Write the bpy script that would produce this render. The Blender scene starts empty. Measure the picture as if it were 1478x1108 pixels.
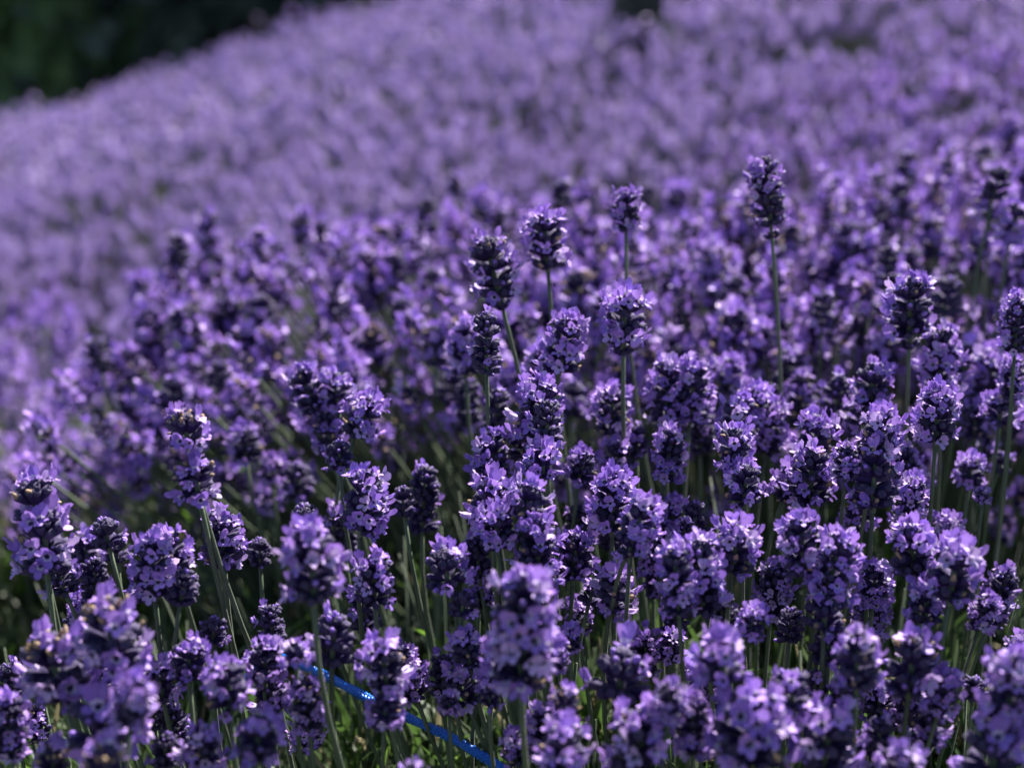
import bpy, math, random
import numpy as np
from mathutils import Vector, Matrix, Euler

# ------------------------------------------------------------------ camera, world, sun
sc = bpy.context.scene
PITCH = math.radians(16.0)
CAM = np.array([0.0, 0.0, 0.65])
FPX = 2209.0
cam_data = bpy.data.cameras.new("camera")
cam = bpy.data.objects.new("camera", cam_data)
sc.collection.objects.link(cam)
cam.location = tuple(CAM)
cam.rotation_euler = (math.radians(90) - PITCH, 0, 0)
cam_data.sensor_width = 36.0
cam_data.lens = 36.0 * FPX / 1478.0
cam_data.clip_start = 0.02
cam_data.clip_end = 500
cam_data.dof.use_dof = True
cam_data.dof.focus_distance = 0.70
cam_data.dof.aperture_fstop = cam_data.lens / 1000.0 / 0.0115
cam_data.dof.aperture_blades = 0
sc.camera = cam

SUN_EL, SUN_AZ = math.radians(50), math.radians(26)      # azimuth from +Y (straight ahead) towards +X
world = bpy.data.worlds.new("World"); sc.world = world; world.use_nodes = True
wn = world.node_tree.nodes; wl = world.node_tree.links
sky = wn.new('ShaderNodeTexSky'); sky.sky_type = 'NISHITA'; sky.sun_disc = False
sky.sun_elevation = SUN_EL; sky.sun_rotation = SUN_AZ
wn['Background'].inputs[1].default_value = 0.05
wl.new(sky.outputs[0], wn['Background'].inputs[0])
sd = bpy.data.lights.new("sun", 'SUN'); sd.energy = 5.0; sd.angle = math.radians(0.5); sd.color = (1.0, 0.95, 0.88)
so = bpy.data.objects.new("sun", sd); sc.collection.objects.link(so); so.location = (2, 4, 6)
sdir = Vector((math.sin(SUN_AZ) * math.cos(SUN_EL), math.cos(SUN_AZ) * math.cos(SUN_EL), math.sin(SUN_EL)))
so.rotation_euler = sdir.to_track_quat('Z', 'Y').to_euler()
vs = sc.view_settings
vs.view_transform = 'Standard'; vs.look = 'None'; vs.gamma = 1.0; vs.use_curve_mapping = False
vs.exposure = 1.6
sc.cycles.max_bounces = 6; sc.cycles.diffuse_bounces = 1; sc.cycles.glossy_bounces = 1
sc.cycles.transmission_bounces = 3; sc.cycles.transparent_max_bounces = 4
sc.cycles.use_denoising = True

RNG = np.random.default_rng(11)
rnd = random.Random(5)

# ------------------------------------------------------------------ materials
def new_mat(name):
    m = bpy.data.materials.new(name); m.use_nodes = True
    return m, m.node_tree.nodes, m.node_tree.links, m.node_tree.nodes['Principled BSDF']

def mat_leafy(name, c1, c2, trans=0.3, rough=0.6, nscale=120.0, tcol=None, sheen=0.0, objrand=0.0, spec=0.4, throat=False):
    m, n, l, p = new_mat(name)
    tc = n.new('ShaderNodeTexCoord'); no = n.new('ShaderNodeTexNoise'); no.inputs['Scale'].default_value = nscale
    no.inputs['Detail'].default_value = 3
    l.new(tc.outputs['Object'], no.inputs['Vector'])
    ra = n.new('ShaderNodeMapRange'); ra.inputs[1].default_value = 0.3; ra.inputs[2].default_value = 0.7
    l.new(no.outputs['Fac'], ra.inputs[0])
    mx = n.new('ShaderNodeMix'); mx.data_type = 'RGBA'
    mx.inputs[6].default_value = (*c1, 1); mx.inputs[7].default_value = (*c2, 1)
    l.new(ra.outputs[0], mx.inputs[0])
    col = mx.outputs[2]
    if objrand > 0:
        oi = n.new('ShaderNodeObjectInfo'); hs = n.new('ShaderNodeHueSaturation')
        mr = n.new('ShaderNodeMapRange'); mr.inputs[3].default_value = 1 - objrand; mr.inputs[4].default_value = 1 + objrand
        l.new(oi.outputs['Random'], mr.inputs[0]); l.new(mr.outputs[0], hs.inputs['Value']); l.new(col, hs.inputs['Color'])
        col = hs.outputs[0]
    l.new(col, p.inputs['Base Color'])
    p.inputs['Roughness'].default_value = rough
    p.inputs['Specular IOR Level'].default_value = spec
    if sheen > 0:
        p.inputs['Sheen Weight'].default_value = sheen; p.inputs['Sheen Roughness'].default_value = 0.4
        p.inputs['Sheen Tint'].default_value = (0.85, 0.82, 1.0, 1)
    bu = n.new('ShaderNodeBump'); bu.inputs['Strength'].default_value = 0.35; bu.inputs['Distance'].default_value = 0.0006
    n2 = n.new('ShaderNodeTexNoise'); n2.inputs['Scale'].default_value = nscale * 9; l.new(tc.outputs['Object'], n2.inputs['Vector'])
    l.new(n2.outputs['Fac'], bu.inputs['Height']); l.new(bu.outputs[0], p.inputs['Normal'])
    if trans > 0:
        tb = n.new('ShaderNodeBsdfTranslucent'); ms = n.new('ShaderNodeMixShader'); ms.inputs[0].default_value = trans
        if tcol: tb.inputs[0].default_value = (*tcol, 1)
        else: l.new(col, tb.inputs[0])
        l.new(p.outputs[0], ms.inputs[1]); l.new(tb.outputs[0], ms.inputs[2])
        l.new(ms.outputs[0], n['Material Output'].inputs[0])
    return m

M_PETAL = [mat_leafy("petal_violet", (0.38, 0.20, 0.70), (0.50, 0.31, 0.80), 0.2, 0.5, 260, objrand=0.16),
           mat_leafy("petal_blue_violet", (0.27, 0.145, 0.60), (0.36, 0.215, 0.70), 0.2, 0.5, 260, objrand=0.16),
           mat_leafy("petal_lilac", (0.50, 0.34, 0.74), (0.60, 0.44, 0.80), 0.2, 0.5, 260, objrand=0.12)]
M_THROAT = mat_leafy("petal_throat", (0.72, 0.60, 0.90), (0.80, 0.72, 0.92), 0.3, 0.6, 300)
M_CALYX = mat_leafy("calyx_felt", (0.013, 0.006, 0.048), (0.030, 0.014, 0.090), 0.0, 0.7, 500, sheen=0.05, spec=0.25, objrand=0.2)
M_CALYX2 = mat_leafy("calyx_grey_green", (0.034, 0.024, 0.075), (0.075, 0.058, 0.125), 0.0, 0.7, 500, sheen=0.12, spec=0.25)
M_TAN = mat_leafy("withered_petal", (0.32, 0.20, 0.12), (0.48, 0.36, 0.26), 0.15, 0.8, 400)
M_STEM = mat_leafy("stem_green", (0.065, 0.095, 0.05), (0.105, 0.135, 0.08), 0.0, 0.55, 90, sheen=0.12, objrand=0.2)
M_LEAF = [mat_leafy("leaf_green", (0.035, 0.075, 0.025), (0.07, 0.12, 0.035), 0.35, 0.45, 60, tcol=(0.07, 0.13, 0.03)),
          mat_leafy("leaf_grey_green", (0.07, 0.10, 0.06), (0.12, 0.15, 0.09), 0.25, 0.5, 60, tcol=(0.09, 0.13, 0.06)),
          mat_leafy("leaf_bright_green", (0.10, 0.20, 0.03), (0.16, 0.27, 0.05), 0.45, 0.45, 60, tcol=(0.16, 0.30, 0.04)),
          mat_leafy("leaf_dry", (0.28, 0.23, 0.13), (0.38, 0.33, 0.20), 0.2, 0.7, 60)]
M_TREE = [mat_leafy("tree_leaf_dark", (0.085, 0.12, 0.11), (0.13, 0.165, 0.14), 0.2, 0.5, 2.0),
          mat_leafy("tree_leaf_green", (0.14, 0.24, 0.09), (0.20, 0.31, 0.13), 0.25, 0.5, 2.0)]
M_BARK = mat_leafy("bark", (0.05, 0.04, 0.03), (0.10, 0.08, 0.06), 0.0, 0.9, 14)

def mat_ground():
    m, n, l, p = new_mat("soil")
    tc = n.new('ShaderNodeTexCoord'); a = n.new('ShaderNodeTexNoise'); a.inputs['Scale'].default_value = 35; a.inputs['Detail'].default_value = 8
    b = n.new('ShaderNodeTexNoise'); b.inputs['Scale'].default_value = 2.2; b.inputs['Detail'].default_value = 4
    l.new(tc.outputs['Object'], a.inputs['Vector']); l.new(tc.outputs['Object'], b.inputs['Vector'])
    r = n.new('ShaderNodeValToRGB'); r.color_ramp.elements[0].color = (0.035, 0.026, 0.018, 1); r.color_ramp.elements[1].color = (0.15, 0.11, 0.075, 1)
    l.new(a.outputs['Fac'], r.inputs[0])
    mx = n.new('ShaderNodeMix'); mx.data_type = 'RGBA'; mx.inputs[7].default_value = (0.045, 0.06, 0.025, 1)
    mr = n.new('ShaderNodeMapRange'); mr.inputs[1].default_value = .45; mr.inputs[2].default_value = .6
    l.new(b.outputs['Fac'], mr.inputs[0]); l.new(mr.outputs[0], mx.inputs[0]); l.new(r.outputs[0], mx.inputs[6])
    l.new(mx.outputs[2], p.inputs['Base Color']); p.inputs['Roughness'].default_value = 0.95
    bu = n.new('ShaderNodeBump'); bu.inputs['Distance'].default_value = 0.02; l.new(a.outputs['Fac'], bu.inputs['Height']); l.new(bu.outputs[0], p.inputs['Normal'])
    return m
M_SOIL = mat_ground()

def mat_rope():
    m, n, l, p = new_mat("rope_blue_plastic")
    tc = n.new('ShaderNodeTexCoord'); a = n.new('ShaderNodeTexNoise'); a.inputs['Scale'].default_value = 900
    l.new(tc.outputs['Object'], a.inputs['Vector'])
    r = n.new('ShaderNodeValToRGB'); r.color_ramp.elements[0].color = (0.004, 0.07, 0.42, 1); r.color_ramp.elements[1].color = (0.012, 0.20, 0.80, 1)
    l.new(a.outputs['Fac'], r.inputs[0]); l.new(r.outputs[0], p.inputs['Base Color'])
    p.inputs['Roughness'].default_value = 0.28
    return m
M_ROPE = mat_rope()

# ------------------------------------------------------------------ mesh helpers
class Tmpl:
    """vertices, faces (with material index)"""
    def __init__(s): s.v = []; s.f = []; s.m = []
    def add(s, v, f, m=0):
        o = len(s.v); s.v += [tuple(x) for x in v]; s.f += [tuple(i + o for i in q) for q in f]
        s.m += [m] * len(f) if isinstance(m, int) else list(m)
        return s
    def merge(s, t, M=None, m=None):
        V = np.array(t.v)
        if M is not None:
            M = np.array(M); V = V @ M[:3, :3].T + M[:3, 3]
        s.add(V.tolist(), t.f, [m] * len(t.f) if m is not None else t.m)
        return s
    def arrays(s):
        loops = np.array([i for q in s.f for i in q], dtype=np.int32)
        tot = np.array([len(q) for q in s.f], dtype=np.int32)
        return np.array(s.v, dtype=np.float32), loops, tot, np.array(s.m, dtype=np.int32)

class Big:
    """many transformed copies of templates in one mesh"""
    def __init__(s): s.V = []; s.L = []; s.T = []; s.M = []; s.n = 0
    def addraw(s, V, L, T, M):
        s.V.append(V.astype(np.float32)); s.L.append(L + s.n); s.T.append(T); s.M.append(M); s.n += len(V)
    def copies(s, arr, R, t):
        """R (k,3,3), t (k,3)"""
        V, L, T, M = arr; k = len(t)
        if k == 0: return
        W = np.einsum('kij,nj->kni', R, V) + t[:, None, :]
        off = (np.arange(k) * len(V)).astype(np.int32)
        s.addraw(W.reshape(-1, 3), (L[None, :] + off[:, None]).ravel(), np.tile(T, k), np.tile(M, k))
    def mesh(s, name, mats, smooth=True):
        return raw_mesh(name, np.concatenate(s.V), np.concatenate(s.L), np.concatenate(s.T), np.concatenate(s.M), mats, smooth)

def raw_mesh(name, V, L, T, M, mats, smooth=True):
    me = bpy.data.meshes.new(name)
    me.vertices.add(len(V)); me.vertices.foreach_set('co', np.ascontiguousarray(V, dtype=np.float32).ravel())
    me.loops.add(len(L)); me.loops.foreach_set('vertex_index', L.astype(np.int32))
    me.polygons.add(len(T))
    st = np.zeros(len(T), dtype=np.int32); st[1:] = np.cumsum(T)[:-1]
    me.polygons.foreach_set('loop_start', st)
    for m in mats: me.materials.append(m)
    me.polygons.foreach_set('material_index', M.astype(np.int32))
    me.polygons.foreach_set('use_smooth', np.full(len(T), smooth))
    me.update(calc_edges=True)
    return me

def tmesh(name, t, mats, smooth=True):
    return raw_mesh(name, *t.arrays(), mats, smooth)

def link(name, me, parent=None, mat=None):
    o = bpy.data.objects.new(name, me); sc.collection.objects.link(o)
    if parent is not None: o.parent = parent
    if mat is not None: o.matrix_local = mat
    return o

def tag(o, label, cat, group=None, kind=None):
    if label: o['label'] = label
    if cat: o['category'] = cat
    if group: o['group'] = group
    if kind: o['kind'] = kind

def tube(points, radii, sides=6, cap=True, twist=0.0):
    t = Tmpl(); P = [Vector(p) for p in points]; V = []; F = []
    up = Vector((0.3, 1, 0.1)).normalized()
    for i, p in enumerate(P):
        d = (P[min(i + 1, len(P) - 1)] - P[max(i - 1, 0)]).normalized()
        a = d.cross(up).normalized(); b = d.cross(a)
        for k in range(sides):
            an = 2 * math.pi * k / sides + twist * i
            V.append(p + (a * math.cos(an) + b * math.sin(an)) * radii[i])
    for i in range(len(P) - 1):
        for k in range(sides):
            F.append((i * sides + k, i * sides + (k + 1) % sides, (i + 1) * sides + (k + 1) % sides, (i + 1) * sides + k))
    if cap: F.append(tuple((len(P) - 1) * sides + k for k in range(sides)))
    return t.add(V, F, 0)

def frame_z(d, spin=0.0, up=(0, 0, 1)):
    """rotation whose +Z is d and whose +Y leans to up"""
    z = Vector(d).normalized(); u = Vector(up)
    x = u.cross(z)
    if x.length < 1e-4: x = Vector((1, 0, 0))
    x.normalize(); y = z.cross(x)
    return Matrix((x, y, z)).transposed().to_4x4() @ Matrix.Rotation(spin, 4, 'Z')

# ------------------------------------------------------------------ blossom, calyx (metres, for a 22 mm wide spike)
MM = 0.001
def lobe(az, L, W, phi0, phi1, r, nl=5, nw=4, ruffle=0.38):
    V = []; F = []
    ph = r.uniform(0, 6.28); tw = r.uniform(-.25, .25)
    rad = 0.7; z = 0.0; pts = []
    for i in range(nl):
        pts.append((rad, z)); f = i / (nl - 1); phi = phi0 + (phi1 - phi0) * f
        rad += L / (nl - 1) * math.sin(phi); z += L / (nl - 1) * math.cos(phi)
    for i, (rr, zz) in enumerate(pts):
        s = i / (nl - 1)
        w = W * (0.38 + 0.62 * math.sin(min(1, s / 0.62) * math.pi / 2)) * (1 if s < 0.65 else math.sqrt(max(0.05, 1 - ((s - 0.65) / 0.38) ** 2)))
        for j in range(nw):
            t = 2 * j / (nw - 1) - 1
            wz = ruffle * math.sin(2.6 * t + ph) * s + 0.35 * t * t * s * W * 0.6 + tw * t * s
            c, sn = math.cos(az), math.sin(az)
            y_off = w * t; rq = rr - 0.15 * W * t * t * s * (1 if i == nl - 1 else .3)
            V.append((c * rq - sn * y_off, sn * rq + c * y_off, zz + wz))
    for i in range(nl - 1):
        for j in range(nw - 1):
            F.append((i * nw + j, i * nw + j + 1, (i + 1) * nw + j + 1, (i + 1) * nw + j))
    mats = [1 if i == 0 else 0 for i in range(nl - 1) for j in range(nw - 1)]
    return V, F, mats

def blossom_tmpl(seed, lo=False, close=0.0):
    """opens along +Z, upper lip towards +Y; mats: 0 petal, 1 throat"""
    r = random.Random(seed); t = Tmpl()
    nl, nw = (3, 2) if lo else (5, 4)
    for az, L, W in ((90 + 30, 5.3, 1.75), (90 - 30, 5.3, 1.75), (270, 3.9, 1.3), (270 - 62, 3.6, 1.2), (270 + 62, 3.6, 1.2)):
        up = az > 30 and az < 150
        L *= r.uniform(.75, 1.18); W *= r.uniform(.8, 1.15)
        p0 = (0.3 if up else 0.8) * (1 - close); p1 = (r.uniform(.6, 1.6) if up else r.uniform(1.3, 2.5)) * (1 - close * .8)
        V, F, m = lobe(math.radians(az + r.uniform(-8, 8)), L, W, p0, p1, r, nl, nw)
        t.add(V, F, m)
    if not lo:
        tb = tube([(0, 0, -3.5), (0, 0, -1.5), (0, 0, 0.2)], [.55, .65, .85], 6, cap=False)
        t.merge(tb, None, 0)
    t.v = [(x * MM, y * MM, z * MM) for x, y, z in t.v]
    return t

def calyx_tmpl(seed, L=6.2, sides=7):
    r = random.Random(seed); t = Tmpl(); V = []; F = []
    prof = [(0, .45), (.18, .95), (.5, 1.22), (.8, 1.2), (1.0, 1.02), (.93, .55)]
    for i, (s, q) in enumerate(prof):
        for k in range(sides):
            a = 2 * math.pi * k / sides
            rr = q * (1 + 0.10 * (k % 2)) * 1.08
            zz = s * L + (0.35 * (k % 2) if i == 4 else 0)
            V.append((rr * math.cos(a) * MM, rr * math.sin(a) * MM, zz * MM))
    for i in range(len(prof) - 1):
        for k in range(sides):
            F.append((i * sides + k, i * sides + (k + 1) % sides, (i + 1) * sides + (k + 1) % sides, (i + 1) * sides + k))
    F.append(tuple((len(prof) - 1) * sides + k for k in range(sides)))
    return t.add(V, F, [1 if i // sides >= 3 else 0 for i in range(len(F))])  # paler tips: their real tone plus lit rims put into the colour

def bud_tmpl(r0=.85, L=1.9, sides=6):
    t = Tmpl(); V = []; F = []
    prof = [(-.4, .7), (.3, 1), (.75, .8), (1, .25)]
    for s, q in prof:
        for k in range(sides):
            a = 2 * math.pi * k / sides
            V.append((q * r0 * math.cos(a) * MM, q * r0 * math.sin(a) * MM, s * L * MM))
    for i in range(3):
        for k in range(sides):
            F.append((i * sides + k, i * sides + (k + 1) % sides, (i + 1) * sides + (k + 1) % sides, (i + 1) * sides + k))
    F.append(tuple(3 * sides + k for k in range(sides)))
    return t.add(V, F, 0)

def wither_tmpl(seed):
    r = random.Random(seed); t = Tmpl(); V = []; F = []; sides = 6
    n = 6; bx = r.uniform(-.8, .8); by = r.uniform(-.8, .8)
    for i in range(n):
        s = i / (n - 1)
        for k in range(sides):
            a = 2 * math.pi * k / sides
            q = (0.75 + .35 * math.sin(s * 5 + seed) * (1 if k % 2 else .4)) * (1 if i < n - 1 else .5) * r.uniform(.75, 1.2)
            V.append(((q * math.cos(a) + bx * s * s * 1.6) * MM, (q * math.sin(a) + by * s * s * 1.6) * MM, (s * 3.6 - .6) * MM))
    for i in range(n - 1):
        for k in range(sides):
            F.append((i * sides + k, i * sides + (k + 1) % sides, (i + 1) * sides + (k + 1) % sides, (i + 1) * sides + k))
    F.append(tuple((n - 1) * sides + k for k in range(sides)))
    return t.add(V, F, 0)

BLOSSOM = [blossom_tmpl(s, close=c) for s, c in ((1, 0), (2, 0), (3, .25), (4, 0), (5, .1), (6, .45), (7, 0), (8, .15))]
CALYX = [calyx_tmpl(s, L) for s, L in ((1, 6.2), (2, 5.6), (3, 6.8))]
BUD = bud_tmpl(); WITHER = [wither_tmpl(s) for s in range(4)]
SPIKE_MATS = [M_CALYX, M_CALYX2, M_PETAL[1], M_TAN, M_PETAL[0], M_THROAT, M_PETAL[2], M_STEM]
BLOSSOM_MESH = []
for bi, b in enumerate(BLOSSOM):
    for pi in range(3):
        BLOSSOM_MESH.append(tmesh("blossom", b, [M_PETAL[pi], M_THROAT]))
WITHER_MESH = [tmesh("withered_blossom", w, [M_TAN]) for w in WITHER]

def florets(kind, nwh, seed, whorl=False):
    """list of floret placements: (pos, dir, state); state: open / bud / bare / tan.  spike base at z=0, grows +Z"""
    r = random.Random(seed * 7 + 1); out = []
    frac = {'F': .68, 'H': .42, 'B': .09, 'T': .55}[kind]
    for w in range(nwh):
        z = (2.0 + w * 4.9) ; f = w / max(1, nwh - 1) if not whorl else 0.3
        n = 11 if not whorl else 9
        if not whorl and w == nwh - 1: n = 10
        prof = 1.0 if whorl else 0.88 + 0.2 * math.sin(math.pi * min(1, .2 + f * .55))
        patch = r.uniform(0, 6.28)
        for k in range(n):
            a = 2 * math.pi * (k + .5 * (w % 2)) / n + r.uniform(-.16, .16)
            el = math.radians(18 + 22 * f * f + r.uniform(-14, 15)) if not whorl else math.radians(r.uniform(22, 48))
            d = (math.cos(a) * math.cos(el), math.sin(a) * math.cos(el), math.sin(el))
            p = (math.cos(a) * .9 * MM, math.sin(a) * .9 * MM, (z + r.uniform(-1.2, 1.2)) * MM)
            prob = frac * (1 + .8 * math.cos(a - patch))
            x = r.random()
            if kind == 'T' and f > .65 and x < .38: st = 'tan'
            elif x < prob: st = 'open'
            elif x < prob + .13: st = 'bud'
            elif x < prob + .22 and kind != 'B': st = 'tan' if kind in 'TH' or r.random() < .4 else 'bare'
            else: st = 'bare'
            out.append((p, d, st, prof * r.uniform(.9, 1.1)))
    if not whorl:                                   # crown at the tip
        z = 2.0 + (nwh - 1) * 4.9 + 1.6
        for k in range(9):
            a = 2 * math.pi * k / 8 + r.uniform(-.2, .2); el = math.radians(r.uniform(44, 76) if k < 8 else 86)
            d = (math.cos(a) * math.cos(el), math.sin(a) * math.cos(el), math.sin(el))
            x = r.random()
            st = ('tan' if kind == 'T' and x < .42 else 'open' if x < (frac * .75 if kind != 'T' else .8) else 'bud' if x < .5 else 'bare')
            out.append(((0, 0, z * MM), d, st, r.uniform(.75, .95)))
    return out

PROTOS = {}
def proto(kind, nwh, var, whorl=False):
    key = (kind, nwh, var, whorl)
    if key in PROTOS: return PROTOS[key]
    r = random.Random(hash((nwh, var, whorl, 'FHBT'.index(kind))) & 0xffff)
    seed = 'FHBT'.index(kind) * 100 + nwh * 10 + var + (1000 if whorl else 0)
    fl = florets(kind, nwh, seed, whorl)
    base = Tmpl(); top = (2 + nwh * 4.9) if not whorl else 3.0
    base.merge(tube([(0, 0, -.001), (0, 0, top * .5 * MM), (0, 0, top * MM)], [.0011, .001, .0007], 6), None, 7)
    full = Tmpl(); bl = []; wi = []
    for p, d, st, q in fl:
        L = 6.2 * q
        Mx = Matrix.Translation(p) @ frame_z(d, r.uniform(0, 1)) @ Matrix.Scale(q, 4)
        ci = r.randrange(3); cm = None if r.random() < .85 else 1
        base.merge(CALYX[ci], Mx, cm)
        tip = Vector(p) + Vector(d) * (6.0 * q * MM)
        if st == 'open':
            # the flower faces out along the calyx, tilted a little to the side and up
            d2 = (Vector(d) + Vector((r.uniform(-.4, .4), r.uniform(-.4, .4), r.uniform(-.4, .35)))).normalized()
            Mb = Matrix.Translation(tip + d2 * .0004) @ frame_z(d2, r.uniform(-.35, .35)) @ Matrix.Scale(r.uniform(.68, .98), 4)
            i = r.randrange(8); m = r.choice((0, 0, 0, 1, 1, 2)); bl.append((Mb, i, m))
            pm = {0: 4, 1: 2, 2: 6}[m]; tb = BLOSSOM[i]
            full.add((np.array(tb.v) @ np.array(Mb)[:3, :3].T + np.array(Mb)[:3, 3]).tolist(), tb.f, [pm if x == 0 else 5 for x in tb.m])
        elif st == 'bud':
            base.merge(BUD, Matrix.Translation(tip - Vector(d) * .0004) @ frame_z(d) @ Matrix.Scale(r.uniform(.8, 1.2), 4), 2)
        elif st == 'tan':
            i = r.randrange(4); Mb = Matrix.Translation(tip - Vector(d) * .0008) @ frame_z(d, r.uniform(0, 6)) @ Matrix.Scale(r.uniform(.7, 1.1), 4)
            wi.append((Mb, i)); full.merge(WITHER[i], Mb, 3)
    me = tmesh("flower_spike", base, SPIKE_MATS)
    full.merge(base)
    mf = tmesh("flower_spike", full, SPIKE_MATS)
    PROTOS[key] = (me, bl, wi, mf, (top + 5.5) * MM)
    return PROTOS[key]

# ------------------------------------------------------------------ placing
def pix(u, v, depth):
    xc = (u - 739) / FPX * depth; yc = (554 - v) / FPX * depth
    s, c = math.sin(PITCH), math.cos(PITCH)
    return np.array([xc, CAM[1] + yc * s + depth * c, CAM[2] + yc * c - depth * s])
def topix(P):
    d = np.asarray(P) - CAM; s, c = math.sin(PITCH), math.cos(PITCH)
    z = d[..., 1] * c - d[..., 2] * s; y = d[..., 1] * s + d[..., 2] * c
    return 739 + FPX * d[..., 0] / z, 554 - FPX * y / z, z

def sstep(a, b, x):
    t = np.clip((x - a) / (b - a), 0, 1); return t * t * (3 - 2 * t)
def hillZ(X, Y):
    """height of the lavender canopy of the sloping field (absolute)"""
    Xs = 2.6 * np.tanh(X / 2.6); Ys = np.minimum(Y, 6.0)
    return CAM[2] - .45 + .27 * (Xs + .6) + .11 * (Ys - 1.8) - .15 * sstep(3.3, 4.6, Y) * sstep(.2, -.9, X)
def groundZ(X, Y):
    X = np.asarray(X, float); Y = np.asarray(Y, float)
    near = 0.02 * np.sin(X * 3.1 + 1) * np.sin(Y * 2.3)
    g = hillZ(X, Y) - .40
    w = sstep(1.0, 2.2, Y)
    z = near * (1 - w) + g * w
    far = sstep(4.6, 8.5, Y)
    z = z * (1 - far) + far * (-0.42 + .02 * np.sin(X * .3))
    return z

# ground sheet
xs = np.concatenate([np.linspace(-150, -8, 12), np.linspace(-7, 7, 71), np.linspace(8, 150, 12)])
ys = np.concatenate([np.linspace(-60, -2, 10), np.linspace(-1.5, 10, 80), np.linspace(11, 300, 16)])
GX, GY = np.meshgrid(xs, ys); GZ = groundZ(GX, GY)
V = np.stack([GX, GY, GZ], -1).reshape(-1, 3); nx, ny = len(xs), len(ys)
idx = np.arange(nx * ny).reshape(ny, nx)
Q = np.stack([idx[:-1, :-1], idx[:-1, 1:], idx[1:, 1:], idx[1:, :-1]], -1).reshape(-1)
g = link("ground", raw_mesh("ground", V, Q, np.full((nx - 1) * (ny - 1), 4, np.int32), np.zeros((nx - 1) * (ny - 1), np.int32), [M_SOIL]))
tag(g, "dark bare soil under the lavender plants", None, kind='structure')

# ------------------------------------------------------------------ individual lavender stalks
def depth_of(v, w=70):
    vv = [100, 250, 300, 400, 500, 600, 700, 800, 900, 1000, 1108]
    dd = [1.35, 1.05, .96, .83, .765, .73, .695, .67, .64, .61, .58]
    d = float(np.interp(v, vv, dd)); return d * (70.0 / w) ** .25

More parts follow.
